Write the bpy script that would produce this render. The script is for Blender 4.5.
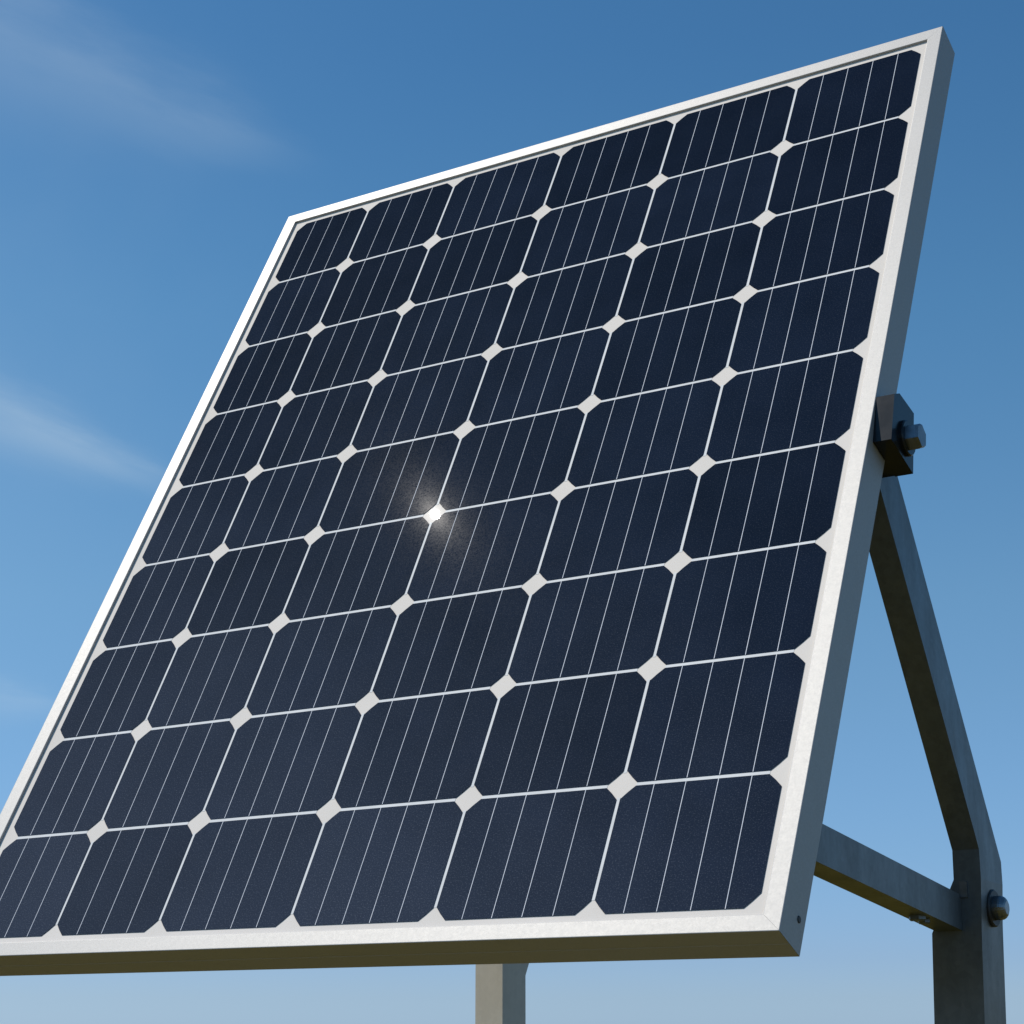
import bpy, bmesh, math, random
from mathutils import Vector, Matrix
random.seed(7)
sc = bpy.context.scene
for o in list(bpy.data.objects):
    bpy.data.objects.remove(o, do_unlink=True)

# ------------------------------------------------------------------ camera
H = 2.3416                                   # height of the panel's reference point over the ground
RIGHT = Vector((0.8404718, 0.54185528, 0.0))
DOWN = Vector((-0.14530073, 0.22537598, -0.96337603))
FWD = Vector((-0.52201039, 0.80969038, 0.26815412))
CAM = Vector((1.38085679, -2.06221075, -0.74156514 + H))
cd = bpy.data.cameras.new("camera")
cam = bpy.data.objects.new("camera", cd)
sc.collection.objects.link(cam)
m = Matrix.Identity(4)
for i in range(3):
    m[i][0] = RIGHT[i]; m[i][1] = -DOWN[i]; m[i][2] = -FWD[i]; m[i][3] = CAM[i]
cam.matrix_world = m
cd.sensor_width = 36.0
cd.lens = 1889.1 / 1024 * 36.0
cd.clip_start = 0.05
cd.clip_end = 20000
sc.camera = cam

# ------------------------------------------------------------------ light
# the sun stands where the front glass mirrors it near the middle of the panel
_n = Vector((0, .89021094, -.45554855))
_d = (RIGHT * ((434.9 - 512) / 1889.1) + DOWN * ((514.4 - 512) / 1889.1) + FWD).normalized()
SUN = (_d - 2 * _d.dot(_n) * _n).normalized()      # elevation about 53 degrees, from the left and front
SUN_EL = math.asin(SUN.z)
SUN_AZ = math.atan2(SUN.x, SUN.y)
sd = bpy.data.lights.new("sun", 'SUN')
sd.energy = 4.2
sd.angle = math.radians(0.32)
sd.color = (1.0, 0.945, 0.87)
sun = bpy.data.objects.new("sun", sd)
sun.rotation_euler = SUN.to_track_quat('Z', 'Y').to_euler()
sun.location = (-3, -2, 8)
sc.collection.objects.link(sun)

w = bpy.data.worlds.new("World")
sc.world = w
w.use_nodes = True
nt = w.node_tree
nt.nodes.clear()
def N(tree, typ, **kw):
    n = tree.nodes.new(typ)
    for k, v in kw.items():
        setattr(n, k, v)
    return n
def L(tree, a, b):
    tree.links.new(a, b)
def MATH(tree, op, a, b=None, c=None, clamp=False):
    n = tree.nodes.new('ShaderNodeMath'); n.operation = op; n.use_clamp = clamp
    for i, v in enumerate((a, b, c)):
        if v is None: continue
        if isinstance(v, (int, float)): n.inputs[i].default_value = v
        else: tree.links.new(v, n.inputs[i])
    return n.outputs[0]
def VDOT(tree, a, vec):
    n = tree.nodes.new('ShaderNodeVectorMath'); n.operation = 'DOT_PRODUCT'
    tree.links.new(a, n.inputs[0]); n.inputs[1].default_value = vec
    return n.outputs['Value']

sky = N(nt, 'ShaderNodeTexSky', sky_type='NISHITA', sun_disc=False)
sky.sun_elevation = SUN_EL
sky.sun_rotation = SUN_AZ
sky.altitude = 0
sky.air_density = 1.0
sky.dust_density = 0.3
sky.ozone_density = 3.0
SKY_STRENGTH = 0.10
geo = N(nt, 'ShaderNodeTexCoord')
gen = geo.outputs['Generated']
# thin cirrus streaks fixed in the sky
def px_dir(x, y):
    return (RIGHT * ((x - 512) / 1889.1) + DOWN * ((y - 512) / 1889.1) + FWD).normalized()
def wisp(p0, p1, width, strength, bend, seed):
    a0, a1 = p0, p1
    c = (a0 + a1).normalized()
    ax = (a1 - a0); half = ax.length / 2; ax.normalize()
    ac = c.cross(ax).normalized()
    u = MATH(nt, 'DIVIDE', VDOT(nt, gen, ax), half)
    v = VDOT(nt, gen, ac)
    mp = N(nt, 'ShaderNodeCombineXYZ')
    L(nt, MATH(nt, 'MULTIPLY', u, 1.1), mp.inputs[0])
    L(nt, MATH(nt, 'DIVIDE', v, width * 1.3), mp.inputs[1])
    mp.inputs[2].default_value = seed
    nz = N(nt, 'ShaderNodeTexNoise'); nz.inputs['Scale'].default_value = 1.1
    nz.inputs['Detail'].default_value = 5; nz.inputs['Roughness'].default_value = 0.55
    L(nt, mp.outputs[0], nz.inputs['Vector'])
    off = MATH(nt, 'MULTIPLY', MATH(nt, 'SUBTRACT', nz.outputs['Fac'], 0.5), width * 1.6)
    vb = MATH(nt, 'ADD', MATH(nt, 'ADD', v, off), MATH(nt, 'MULTIPLY', MATH(nt, 'MULTIPLY', u, u), bend))
    # wider at the near (u=-1) end, pointed at the far end
    wd = MATH(nt, 'MULTIPLY', MATH(nt, 'MAXIMUM', MATH(nt, 'SUBTRACT', 1.25, MATH(nt, 'MULTIPLY', u, 0.75)), 0.25), width)
    q = MATH(nt, 'DIVIDE', vb, wd)
    g = MATH(nt, 'EXPONENT', MATH(nt, 'MULTIPLY', MATH(nt, 'MULTIPLY', q, q), -1.0))
    mr = N(nt, 'ShaderNodeMapRange', interpolation_type='SMOOTHSTEP')
    L(nt, u, mr.inputs[0]); mr.inputs[1].default_value = 1.15; mr.inputs[2].default_value = 0.0
    mr2 = N(nt, 'ShaderNodeMapRange', interpolation_type='SMOOTHSTEP')
    L(nt, u, mr2.inputs[0]); mr2.inputs[1].default_value = -2.6; mr2.inputs[2].default_value = -1.2
    # the dot products wrap round the sky: keep only this side
    side = MATH(nt, 'GREATER_THAN', VDOT(nt, gen, c), 0.3)
    mod = MATH(nt, 'MULTIPLY_ADD', nz.outputs['Fac'], 1.2, 0.35)
    s = MATH(nt, 'MULTIPLY', MATH(nt, 'MULTIPLY', g, mr.outputs[0]), MATH(nt, 'MULTIPLY', mr2.outputs[0], side))
    return MATH(nt, 'MULTIPLY', MATH(nt, 'MULTIPLY', s, mod), strength)
ws = [wisp(px_dir(40, 60), px_dir(320, 168), 0.015, 0.13, 0.004, 1.3),
      wisp(px_dir(-40, 402), px_dir(200, 498), 0.009, 0.22, 0.0, 5.1),
      wisp(px_dir(-60, 690), px_dir(90, 712), 0.007, 0.13, 0.0, 8.2),
      wisp(px_dir(-260, 200), px_dir(200, 620), 0.12, 0.05, 0.0, 3.7)]
tot = ws[0]
for x in ws[1:]:
    tot = MATH(nt, 'ADD', tot, x)
tot = MATH(nt, 'MINIMUM', tot, 0.6)
# colour grade of the clear air by elevation (photograph's rendition of the blue)
sep = N(nt, 'ShaderNodeSeparateXYZ'); L(nt, gen, sep.inputs[0])
ramp = N(nt, 'ShaderNodeValToRGB')
L(nt, sep.outputs[2], ramp.inputs[0])
GRADE = [(.0, (.60, .91, 1.60)), (.02, (.585, .815, 1.34)), (.04, (.56, .76, 1.23)), (.09, (.59, .81, 1.12)), (.17, (.66, .90, 1.06)),
         (.22, (.68, .955, 1.06)), (.365, (.575, .975, 1.09)), (.49, (.47, .89, 1.06)), (.80, (.42, .87, 1.05))]
cr = ramp.color_ramp
for i, (p, c) in enumerate(GRADE):
    e = cr.elements[i] if i < 2 else cr.elements.new(p)
    e.position = p; e.color = (c[0] / 2, c[1] / 2, c[2] / 2, 1)
mul = N(nt, 'ShaderNodeMix', data_type='RGBA', blend_type='MULTIPLY'); mul.inputs[0].default_value = 1
dbl = N(nt, 'ShaderNodeVectorMath', operation='SCALE'); dbl.inputs['Scale'].default_value = 2.0
L(nt, sky.outputs[0], dbl.inputs[0])
L(nt, dbl.outputs[0], mul.inputs[6]); L(nt, ramp.outputs[0], mul.inputs[7])
mixc = N(nt, 'ShaderNodeMix', data_type='RGBA')
L(nt, tot, mixc.inputs[0]); L(nt, mul.outputs[2], mixc.inputs[6])
mixc.inputs[7].default_value = (6.0, 7.2, 8.0, 1)
bg = N(nt, 'ShaderNodeBackground'); bg.inputs[1].default_value = SKY_STRENGTH
L(nt, mixc.outputs[2], bg.inputs[0])
wo = N(nt, 'ShaderNodeOutputWorld'); L(nt, bg.outputs[0], wo.inputs[0])

sc.view_settings.view_transform = 'Standard'
sc.view_settings.look = 'None'
sc.view_settings.exposure = 0.0
sc.view_settings.gamma = 1.0

# ------------------------------------------------------------------ helpers
def obj(name, bm, mats, parent=None, loc=None):
    me = bpy.data.meshes.new(name)
    bmesh.ops.recalc_face_normals(bm, faces=bm.faces)
    bm.to_mesh(me); bm.free()
    for mt in (mats if isinstance(mats, (list, tuple)) else [mats]):
        me.materials.append(mt)
    o = bpy.data.objects.new(name, me)
    sc.collection.objects.link(o)
    if parent: o.parent = parent
    if loc: o.location = loc
    return o
def empty(name, loc, label, cat, group=None):
    o = bpy.data.objects.new(name, None)
    o.empty_display_size = 0.1
    o.location = loc
    sc.collection.objects.link(o)
    o['label'] = label; o['category'] = cat
    if group: o['group'] = group
    return o
def bevel(bm, w, seg=2, ang=30):
    ed = [e for e in bm.edges if len(e.link_faces) == 2 and math.degrees(e.calc_face_angle(0)) > ang]
    bmesh.ops.bevel(bm, geom=ed, offset=w, segments=seg, profile=0.5, affect='EDGES', clamp_overlap=True)
def loft(bm, secs, cap=True):
    """secs: list of rings, same number of points each."""
    rings = [[bm.verts.new(p) for p in s] for s in secs]
    n = len(rings[0]); fs = []
    for a, b in zip(rings[:-1], rings[1:]):
        for i in range(n):
            fs.append(bm.faces.new((a[i], a[(i + 1) % n], b[(i + 1) % n], b[i])))
    if cap:
        fs.append(bm.faces.new(rings[0][::-1])); fs.append(bm.faces.new(rings[-1]))
    return fs
def prism(bm, pts, axis_vec):
    a = [Vector(p) for p in pts]
    return loft(bm, [a, [p + Vector(axis_vec) for p in a]])
def boxm(bm, lo, hi):
    x0, y0, z0 = lo; x1, y1, z1 = hi
    return prism(bm, [(x0, y0, z0), (x1, y0, z0), (x1, y1, z0), (x0, y1, z0)], (0, 0, z1 - z0))
def ngon_x(c, r, n, rot=0.0):
    return [(c[0], c[1] + r * math.cos(rot + 2 * math.pi * i / n), c[2] + r * math.sin(rot + 2 * math.pi * i / n)) for i in range(n)]

# ------------------------------------------------------------------ materials
def newmat(name):
    mt = bpy.data.materials.new(name); mt.use_nodes = True
    t = mt.node_tree
    return mt, t, t.nodes['Principled BSDF'], t.nodes['Material Output']
def noise(t, scale, detail=3, rough=0.5, vec=None, stretch=None):
    tc = N(t, 'ShaderNodeTexCoord')
    src = tc.outputs['Object']
    if stretch:
        mp = N(t, 'ShaderNodeMapping'); mp.inputs['Scale'].default_value = stretch
        L(t, src, mp.inputs[0]); src = mp.outputs[0]
    n = N(t, 'ShaderNodeTexNoise'); n.inputs['Scale'].default_value = scale
    n.inputs['Detail'].default_value = detail; n.inputs['Roughness'].default_value = rough
    L(t, src, n.inputs['Vector'])
    return n
def ramp2(t, fac, p0, c0, p1, c1):
    r = N(t, 'ShaderNodeValToRGB'); L(t, fac, r.inputs[0])
    r.color_ramp.elements[0].position = p0; r.color_ramp.elements[0].color = (*c0, 1)
    r.color_ramp.elements[1].position = p1; r.color_ramp.elements[1].color = (*c1, 1)
    return r.outputs[0]
def metal(name, c0, c1, met, r0, r1, scale=60, stretch=(1, 1, 1), bump=0.15, bscale=500, spangle=0.0):
    mt, t, b, out = newmat(name)
    n = noise(t, scale, 6, 0.65, stretch=stretch)
    col = ramp2(t, n.outputs[0], 0.3, c0, 0.7, c1)
    if spangle:
        tc = N(t, 'ShaderNodeTexCoord')
        vo = N(t, 'ShaderNodeTexVoronoi'); vo.inputs['Scale'].default_value = 140
        L(t, tc.outputs['Object'], vo.inputs['Vector'])
        hs = N(t, 'ShaderNodeSeparateColor'); L(t, vo.outputs['Color'], hs.inputs[0])
        mx = N(t, 'ShaderNodeMix', data_type='RGBA', blend_type='MULTIPLY')
        mx.inputs[0].default_value = 1
        L(t, col, mx.inputs[6])
        g = ramp2(t, hs.outputs[0], 0, (1 - spangle,) * 3, 1, (1, 1, 1)); L(t, g, mx.inputs[7])
        col = mx.outputs[2]
    L(t, col, b.inputs['Base Color'])
    b.inputs['Metallic'].default_value = met
    n2 = noise(t, scale * 0.35, 4, 0.6, stretch=stretch)
    mr = N(t, 'ShaderNodeMapRange'); L(t, n2.outputs[0], mr.inputs[0])
    mr.inputs[1].default_value = 0.3; mr.inputs[2].default_value = 0.7
    mr.inputs[3].default_value = r0; mr.inputs[4].default_value = r1
    L(t, mr.outputs[0], b.inputs['Roughness'])
    if bump:
        n3 = noise(t, bscale, 3, 0.6, stretch=stretch)
        bp = N(t, 'ShaderNodeBump'); bp.inputs['Strength'].default_value = bump; bp.inputs['Distance'].default_value = 0.0004
        L(t, n3.outputs[0], bp.inputs['Height']); L(t, bp.outputs[0], b.inputs['Normal'])
    return mt
M_ALU = metal('anodised aluminium', (.385, .378, .365), (.450, .442, .425), .32, .53, .57, 420, (1, 1, 1), bump=.22, bscale=1400)
M_ALU.node_tree.nodes['Principled BSDF'].inputs['Specular IOR Level'].default_value = .35
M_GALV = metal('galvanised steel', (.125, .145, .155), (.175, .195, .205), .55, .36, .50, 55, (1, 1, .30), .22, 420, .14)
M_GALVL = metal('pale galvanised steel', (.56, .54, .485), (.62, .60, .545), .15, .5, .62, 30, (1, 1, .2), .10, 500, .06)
M_BLACK = metal('black coated clamp', (.008, .010, .012), (.013, .016, .019), .0, .20, .28, 40, bump=.05)
M_BLACK.node_tree.nodes['Principled BSDF'].inputs['Specular IOR Level'].default_value = .30
M_BOLT = metal('zinc plated bolt', (.16, .175, .19), (.26, .28, .30), .85, .25, .4, 80, bump=.1)
M_CONC = metal('concrete', (.30, .29, .27), (.42, .41, .38), 0, .8, .95, 20, bump=.6, bscale=120)
M_DARK = metal('black plastic', (.015, .015, .016), (.03, .03, .03), 0, .45, .55, 40)

def laminate(name, c_lo, c_hi, scale, speck, rough):
    """surface seen through textured, antireflective solar glass"""
    mt, t, b, out = newmat(name)
    n = noise(t, scale, 2, 0.6)
    col = ramp2(t, n.outputs[0], 0.3, c_lo, 0.72, c_hi)
    # bluish sheen painted into the colour, growing towards the lower left
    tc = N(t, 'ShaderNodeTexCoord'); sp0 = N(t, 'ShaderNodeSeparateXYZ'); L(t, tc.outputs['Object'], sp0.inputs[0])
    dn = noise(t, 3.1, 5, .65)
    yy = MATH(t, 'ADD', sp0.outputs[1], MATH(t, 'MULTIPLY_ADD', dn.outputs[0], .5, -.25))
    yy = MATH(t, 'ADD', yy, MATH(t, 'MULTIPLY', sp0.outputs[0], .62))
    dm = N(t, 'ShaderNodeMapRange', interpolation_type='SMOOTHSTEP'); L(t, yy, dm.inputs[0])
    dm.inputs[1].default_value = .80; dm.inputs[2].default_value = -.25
    dm.inputs[3].default_value = 0.0; dm.inputs[4].default_value = SHEEN
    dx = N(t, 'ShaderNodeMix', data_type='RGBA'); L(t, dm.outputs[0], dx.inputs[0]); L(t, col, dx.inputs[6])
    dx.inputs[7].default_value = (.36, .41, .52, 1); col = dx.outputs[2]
    if speck:
        f = noise(t, 620, 1, 0.5)
        sp = N(t, 'ShaderNodeMapRange'); L(t, f.outputs[0], sp.inputs[0])
        sp.inputs[1].default_value = .54; sp.inputs[2].default_value = .74
        mx = N(t, 'ShaderNodeMix', data_type='RGBA')
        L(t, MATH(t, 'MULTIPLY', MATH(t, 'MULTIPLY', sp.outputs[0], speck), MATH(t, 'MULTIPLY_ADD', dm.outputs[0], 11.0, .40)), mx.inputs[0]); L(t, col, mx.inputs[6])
        mx.inputs[7].default_value = (.16, .18, .22, 1)  # sparkle painted in as pale specks, stronger within the sheen
        col = mx.outputs[2]
        oi = N(t, 'ShaderNodeObjectInfo')
        hv = N(t, 'ShaderNodeHueSaturation')
        L(t, MATH(t, 'MULTIPLY_ADD', oi.outputs['Random'], .32, .84), hv.inputs['Value'])
        L(t, col, hv.inputs['Color']); col = hv.outputs[0]
    L(t, col, b.inputs['Base Color'])
    b.inputs['Roughness'].default_value = rough
    b.inputs['Specular IOR Level'].default_value = 0.0
    # weak lobes of the glass face: tight core and a stippled halo
    gn = noise(t, 480, 2, .6)
    gm = N(t, 'ShaderNodeMapRange'); L(t, gn.outputs[0], gm.inputs[0])
    gm.inputs[1].default_value = .36; gm.inputs[2].default_value = .68
    gm.inputs[3].default_value = 0.35; gm.inputs[4].default_value = 1.9
    cur = b.outputs[0]
    for k, (amp, ro, use) in enumerate(GLASS):
        g = N(t, 'ShaderNodeBsdfGlossy', distribution='GGX'); g.inputs['Roughness'].default_value = ro
        cc = N(t, 'ShaderNodeCombineColor')
        val = MATH(t, 'MULTIPLY', gm.outputs[0], amp) if use else MATH(t, 'MULTIPLY', amp, 1.0)
        for i in range(3): L(t, val, cc.inputs[i])
        L(t, cc.outputs[0], g.inputs['Color'])
        ad = N(t, 'ShaderNodeAddShader'); L(t, cur, ad.inputs[0]); L(t, g.outputs[0], ad.inputs[1])
        cur = ad.outputs[0]
    L(t, cur, out.inputs['Surface'])
    return mt
SHEEN = .072  # strength of the painted sheen
GLASS = [(.000010, .066, False), (.000022, .110, True), (.00010, .34, True), (.012, .0, False)]
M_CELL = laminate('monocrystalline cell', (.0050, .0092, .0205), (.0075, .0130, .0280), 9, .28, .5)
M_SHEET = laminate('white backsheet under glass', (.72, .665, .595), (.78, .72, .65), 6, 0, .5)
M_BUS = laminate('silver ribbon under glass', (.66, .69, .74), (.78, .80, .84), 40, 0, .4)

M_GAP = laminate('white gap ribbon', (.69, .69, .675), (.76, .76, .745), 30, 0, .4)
# ------------------------------------------------------------------ ground
def grass_mat():
    mt, t, b, out = newmat('dry meadow')
    n = noise(t, .35, 8, .62); n2 = noise(t, 9, 6, .7)
    a = ramp2(t, n.outputs[0], .35, (.135, .105, .014), .68, (.20, .15, .028))
    c = ramp2(t, n2.outputs[0], .3, (.55, .55, .5), .72, (1.3, 1.3, 1.25))
    mx = N(t, 'ShaderNodeMix', data_type='RGBA', blend_type='MULTIPLY'); mx.inputs[0].default_value = 1
    L(t, a, mx.inputs[6]); L(t, c, mx.inputs[7]); L(t, mx.outputs[2], b.inputs['Base Color'])
    b.inputs['Roughness'].default_value = .95; b.inputs['Specular IOR Level'].default_value = .1
    n3 = noise(t, 40, 6, .7)
    bp = N(t, 'ShaderNodeBump'); bp.inputs['Strength'].default_value = .9; bp.inputs['Distance'].default_value = .03
    L(t, n3.outputs[0], bp.inputs['Height']); L(t, bp.outputs[0], b.inputs['Normal'])
    return mt
bm = bmesh.new()
rings = [0, 3, 6, 12, 25, 60, 150, 400, 1200, 4000, 9000]
seg = 48
prev = [bm.verts.new((0, 0, 0))]
for r in rings[1:]:
    cur = [bm.verts.new((r * math.cos(2 * math.pi * i / seg), r * math.sin(2 * math.pi * i / seg),
                         (random.uniform(-.012, .012) * min(r, 40) / 4 if 6 < r < 500 else 0))) for i in range(seg)]
    for i in range(seg):
        j = (i + 1) % seg
        if len(prev) == 1: bm.faces.new((prev[0], cur[i], cur[j]))
        else: bm.faces.new((prev[i], cur[i], cur[j], prev[j]))
    prev = cur
g = obj('ground', bm, grass_mat()); g['kind'] = 'structure'

# ------------------------------------------------------------------ solar panel
UL, UR, VT, VB, DEP = -.6500, .5744, -.7630, .7192, .0519
WL, WR, WT, WB = .0244, .0210, .0226, .0193     # lip widths
REC = .0028                                     # glass below the lip
VV = Vector((0, -.45554855, -.89021094)); NV = Vector((0, .89021094, -.45554855))
base = VV * VB + Vector((0, 0, H))             # bottom edge of the front face
panel = empty('solar_panel', base, 'white framed solar panel of dark blue cells tilted up on a steel stand', 'solar panel')
# local axes: x right, y up the panel, z out of the front
panel.rotation_euler = Matrix(((1, 0, 0), (0, -VV.y, -NV.y), (0, -VV.z, -NV.z))).to_euler()
HP = VB - VT
def LP(u, v, n=0.0):
    return Vector((u, VB - v, -n))

def rail_profile(wd, groove=False):
    r = .0009
    return [(wd, REC + .001), (wd, r), (wd - r * .3, r * .3), (wd - r, 0), (r, 0), (r * .3, r * .3), (0, r),
            *([(0, .0235), (.0003, .0239), (.0003, .0259), (0, .0263)] if groove else []),
            (0, DEP - r), (r * .3, DEP - r * .3), (r, DEP), (.028, DEP), (.028, DEP - .002),
            (.0026, DEP - .002), (.0026, .012), (wd, .012)]
def rail(side):
    bm = bmesh.new()
    wd = {'L': WL, 'R': WR, 'T': WT, 'B': WB}[side]
    prof = rail_profile(wd, side == 'B')
    G = .00012
    wA = {'L': (WT, WB), 'R': (WT, WB), 'T': (WL, WR), 'B': (WL, WR)}[side]
    secs = []
    for end in (0, 1):
        ring = []
        for a, n in prof:
            k = a * wA[end] / wd + G if a <= wd + 1e-6 else a + wA[end] - wd + G
            if side == 'T': p = LP((UL + k) if end == 0 else (UR - k), VT + a, n)
            if side == 'B': p = LP((UL + k) if end == 0 else (UR - k), VB - a, n)
            if side == 'L': p = LP(UL + a, (VT + k) if end == 0 else (VB - k), n)
            if side == 'R': p = LP(UR - a, (VT + k) if end == 0 else (VB - k), n)
            ring.append(p)
        secs.append(ring)
    loft(bm, secs)
    return bm
for s in 'LRTB':
    obj('frame_rail', rail(s), M_ALU, panel)
# dark disc added on the right frame side in place of a hole
def side_hole(v, n, r):
    bm = bmesh.new()
    c = LP(UR + .0004, v, n)
    loft(bm, [ngon_x((c.x, c.y, c.z), r * 1.0, 16), ngon_x((c.x + .0006, c.y, c.z), r * .8, 16)])
    return bm
for v, n, r in ((VB - .033, .036, .0040),):
    obj('hole_disc', side_hole(v, n, r), M_DARK, panel)

# backsheet laminate
bm = bmesh.new()
x0, x1, y0, y1 = UL + .004, UR - .004, VT + .004, VB - .004
prism(bm, [LP(x0, y0, REC + .0012), LP(x1, y0, REC + .0012), LP(x1, y1, REC + .0012), LP(x0, y1, REC + .0012)], (0, 0, -.005))
BS = bm
# cells
ULN = [-.45068, -.27196, -.06241, .14383, .34919]
GU, GV = .0045, .0048
cols = []
edges = [-.6130] + ULN + [.5450]
for i in range(6):
    a = edges[i] + (GU / 2 if i else 0); b = edges[i + 1] - (GU / 2 if i < 5 else 0)
    cols.append((a, b, 3 if i < 2 else 4))
vl = [-.57535, -.41915, -.26319, -.10585, .05243, .21118, .37047, .53164]
vedges = [-.7300] + vl + [.6905]
def LG(u, v, n):                               # the cell matrix sits a hair askew in its frame
    wu = max(0, min(1, (.545 - u) / .12, (u + .611) / .12)); wv = max(0, min(1, (.6905 - v) / .10, (v + .73) / .10))
    return LP(u + wu * (.00349 * v - .00976 * u * v), v + wv * (-.00308 * u - .00848 * u * v), n)
CH = .0163
for i, (a, b, nb) in enumerate(cols):
    for j in range(9):
        va = vedges[j] + (GV / 2 if j else 0); vb = vedges[j + 1] - (GV / 2 if j < 8 else 0)
        bm = bmesh.new()
        c = CH; q = .0007
        pts = []
        for (cx, cy, sx, sy, order) in ((a, va, 1, 1, 0), (b, va, -1, 1, 1), (b, vb, -1, -1, 0), (a, vb, 1, -1, 1)):
            tri = [(cx, cy + sy * c), (cx + sx * (c * .5 - q * .45), cy + sy * (c * .5 - q * .45)), (cx + sx * c, cy)]
            if order: tri = tri[::-1]
            pts += tri
        prism(bm, [LG(x, y, REC + .0009) for x, y in pts], (0, 0, .0005))
        for f in bm.faces: f.material_index = 0
        bw = .00078
        span = edges[i + 1] - edges[i] if i not in (0, 5) else b - a
        for k in range(1, nb + 1):
            xc = a + (b - a) * k / (nb + 1) * ((.985, .985, .975, .975, .980, 1.015)[i])
            top = va; bot = vb
            fs = prism(bm, [LG(xc - bw / 2, top, REC + .0004), LG(xc + bw / 2, top, REC + .0004),
                            LG(xc + bw / 2, bot, REC + .0004), LG(xc - bw / 2, bot, REC + .0004)], (0, 0, .0002))
            for f in fs: f.material_index = 1
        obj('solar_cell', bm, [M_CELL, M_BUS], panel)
# white ribbon showing in the gaps between cells, part of the laminate
for i in range(6):
    a, b, _ = cols[i]
    for j in range(8):
        for f in prism(BS, [LG(a + CH, vl[j] - GV / 2 + .0001, REC + .00105), LG(b - CH, vl[j] - GV / 2 + .0001, REC + .00105),
                            LG(b - CH, vl[j] + GV / 2 - .0001, REC + .00105), LG(a + CH, vl[j] + GV / 2 - .0001, REC + .00105)], (0, 0, .0001)):
            f.material_index = 1
for i in range(5):
    for j in range(9):
        va = vedges[j] + CH; vb = vedges[j + 1] - CH
        for f in prism(BS, [LG(ULN[i] - GU / 2 + .0001, va, REC + .00105), LG(ULN[i] + GU / 2 - .0001, va, REC + .00105),
                            LG(ULN[i] + GU / 2 - .0001, vb, REC + .00105), LG(ULN[i] - GU / 2 + .0001, vb, REC + .00105)], (0, 0, .0001)):
            f.material_index = 1
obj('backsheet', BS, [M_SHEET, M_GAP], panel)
# mounting rails on the back and the junction box
for xr in (.5082, -.1950):
    bm = bmesh.new()
    lo = LP(xr - .018, VB - .10, DEP + .034); hi = LP(xr + .018, VT + .10, DEP)
    boxm(bm, lo, hi); bevel(bm, .0015)
    obj('back_rail', bm, M_GALV, panel)
bm = bmesh.new(); boxm(bm, LP(.10, -.55, .036), LP(.22, -.66, .0115)); bevel(bm, .003)
obj('junction_box', bm, M_DARK, panel)

# ------------------------------------------------------------------ stands
def bolt_x(parent, y, z, x, r_w, t_w, r_h, t_h, dome=True, mat=M_BOLT):
    bm = bmesh.new()
    loft(bm, [ngon_x((x, y, z), r_w, 28), ngon_x((x + t_w * .7, y, z), r_w, 28), ngon_x((x + t_w, y, z), r_w * .93, 28)])
    ob = obj('washer', bm, M_DARK if dome else M_BLACK, parent)
    bm = bmesh.new()
    xx = x + t_w
    if dome:
        secs = [ngon_x((xx, y, z), r_h, 24), ngon_x((xx + t_h * .45, y, z), r_h, 24)]
        for k in range(1, 5):
            al = k / 5 * math.pi / 2
            secs.append(ngon_x((xx + t_h * .45 + t_h * .55 * math.sin(al), y, z), r_h * (.35 + .65 * math.cos(al)), 24))
        loft(bm, secs)
    else:
        n = 6
        loft(bm, [ngon_x((xx, y, z), r_h, n, .35), ngon_x((xx + t_h * .8, y, z), r_h, n, .35), ngon_x((xx + t_h, y, z), r_h * .86, n, .35)])
        bevel(bm, .0006, 1)
    b = obj('bolt_head', bm, mat, parent)
    return b
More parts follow.
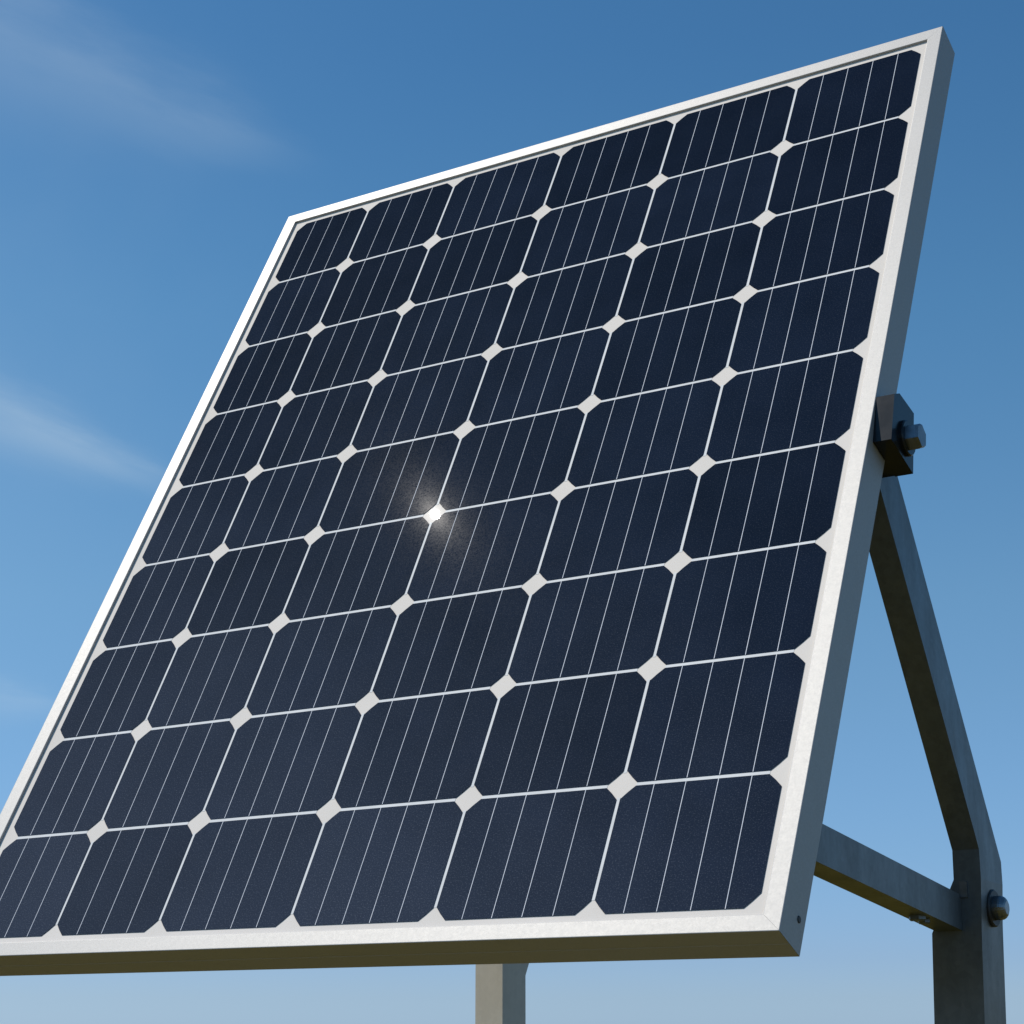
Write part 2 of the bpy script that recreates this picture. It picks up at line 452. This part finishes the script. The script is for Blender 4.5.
def stand(xl, xr, arm_w, label, lean, mat, detail, yo=0.0, depth=.083):
    """xl..xr: width of the post; the arm is narrower and shares its right face."""
    root = empty('steel_post', ((xl + xr) / 2 + lean * -1.83, .36, 0), label, 'steel post', 'bent steel posts holding up the panel')
    ox, oy = root.location.x, root.location.y
    def P(x, y, z): return (x - ox, y - oy, z + H)
    def ring(x0, x1, yf, zf, yb, zb):
        return [P(x0, yf, zf), P(x1, yf, zf), P(x1, yb, zb), P(x0, yb, zb)]
    bm = bmesh.new()
    def dx(z): return lean * (z + .508)
    zg = -H - .05
    s = []
    YF, YB = .3264 + yo, .3264 + yo + depth
    s.append(ring(xl + dx(zg), xr + dx(zg), YF, zg, YB, zg))
    s.append(ring(xl + dx(-.61), xr + dx(-.61), YF, -.612, YB, -.60))
    s.append(ring(xr - arm_w - .0005, xr, YF, -.545, YB, -.548))
    s.append(ring(xr - arm_w, xr, YF, -.5078, YB, -.5181))
    # bent arm up to the panel
    s.append(ring(xr - arm_w, xr, .0571, -.0996, .1146, -.0634))
    s.append(ring(xr - arm_w, xr, .0425, -.0770, .0846, -.0167))
    if not detail:                            # the back edge flares a little under the bend
        s[1] = ring(xl, xr, YF, -.652, YB, -.652)
        s.insert(2, ring(xl, xr, YF, -.630, YB + .012, -.630))
        s[3] = ring(xr - arm_w - .0005, xr, YF, -.545, YB + .012, -.548)
    loft(bm, s)
    bevel(bm, .0028, 3, 25)
    obj('post', bm, mat, root)
    # cross bar from post to the back of the panel
    bm = bmesh.new()
    sl = -.120
    up = 0 if detail else .05
    def zt(y): return -.5129 + up + sl * (y + .0987) - .0005
    cx1 = xr - (.028 if detail else .001); cx0 = cx1 - .036; hh = .0452
    ya, yb = -.178, YF - .0004
    loft(bm, [[P(cx0, y, zt(y)), P(cx1, y, zt(y)), P(cx1, y, zt(y) - hh), P(cx0, y, zt(y) - hh)] for y in (ya, yb)])
    bevel(bm, .0022, 2)
    bar = obj('cross_bar', bm, mat, root)
    # plate behind the joint
    if detail:
        bm = bmesh.new()
        boxm(bm, P(cx1 + .0004, YF - .004, -.556 - .012), P(cx1 + .010, YF + .0006, -.548))
        bevel(bm, .002, 2); obj('bolt_head', bm, M_BOLT, root)
        for yy, r in ((.216, .011), (.238, .008)):
            bm = bmesh.new()
            zc = zt(yy) - hh
            c = P(.509, yy, zc)
            pr = [[(c[0] + rr * math.cos(k * math.pi / 3), c[1] + rr * math.sin(k * math.pi / 3), c[2] - h) for k in range(6)]
                  for rr, h in ((r, -.001), (r, .004), (r * .8, .006))]
            loft(bm, pr); obj('nut', bm, M_GALV, root)
    # bolt through the post
    bolt_x(root, .3695 + yo - oy, -.580 + H, xr - ox + lean * -.08 - .0003, .0240, .005, .0155, .016, True)
    # clamp block on the side of the frame, reaching behind it to the arm
    if detail:
        prof = [(.0050, .0085), (.0225, .0140), (.0675, .0010), (.0525, -.0805), (-.0140, -.0540)]
        bm = bmesh.new()
        prism(bm, [P(.5750, y, z) for y, z in prof], (.0232, 0, 0))
        bevel(bm, .0016, 2)
        cl = obj('clamp_block', bm, M_BLACK, root)
        bm = bmesh.new()
        prof2 = [(.0610, .0020), (.0670, .0002), (.0522, -.0795), (.0200, -.0665)]
        prism(bm, [P(.5556, y, z) for y, z in prof2], (.0195, 0, 0))
        obj('clamp_spacer', bm, M_BLACK, root)
        bolt_x(root, .0340 - oy, -.0405 + H, .5981 - ox, .0225, .0050, .0170, .0160, False)
    else:
        bm = bmesh.new()
        boxm(bm, P(xr + .0004, .045, -.085), P(xr + .012, .085, -.02)); bevel(bm, .0015)
        obj('clamp_block', bm, M_BLACK, root)
    # concrete footing
    bm = bmesh.new()
    r0 = .17
    px = dx(-H) + (xl + xr) / 2 - ox
    loft(bm, [[(px + rr * math.cos(2 * math.pi * k / 32), .008 + rr * math.sin(2 * math.pi * k / 32), z) for k in range(32)]
              for rr, z in ((r0, -.1), (r0, .05), (r0 - .012, .062))])
    obj('footing', bm, M_CONC, root)
    return root
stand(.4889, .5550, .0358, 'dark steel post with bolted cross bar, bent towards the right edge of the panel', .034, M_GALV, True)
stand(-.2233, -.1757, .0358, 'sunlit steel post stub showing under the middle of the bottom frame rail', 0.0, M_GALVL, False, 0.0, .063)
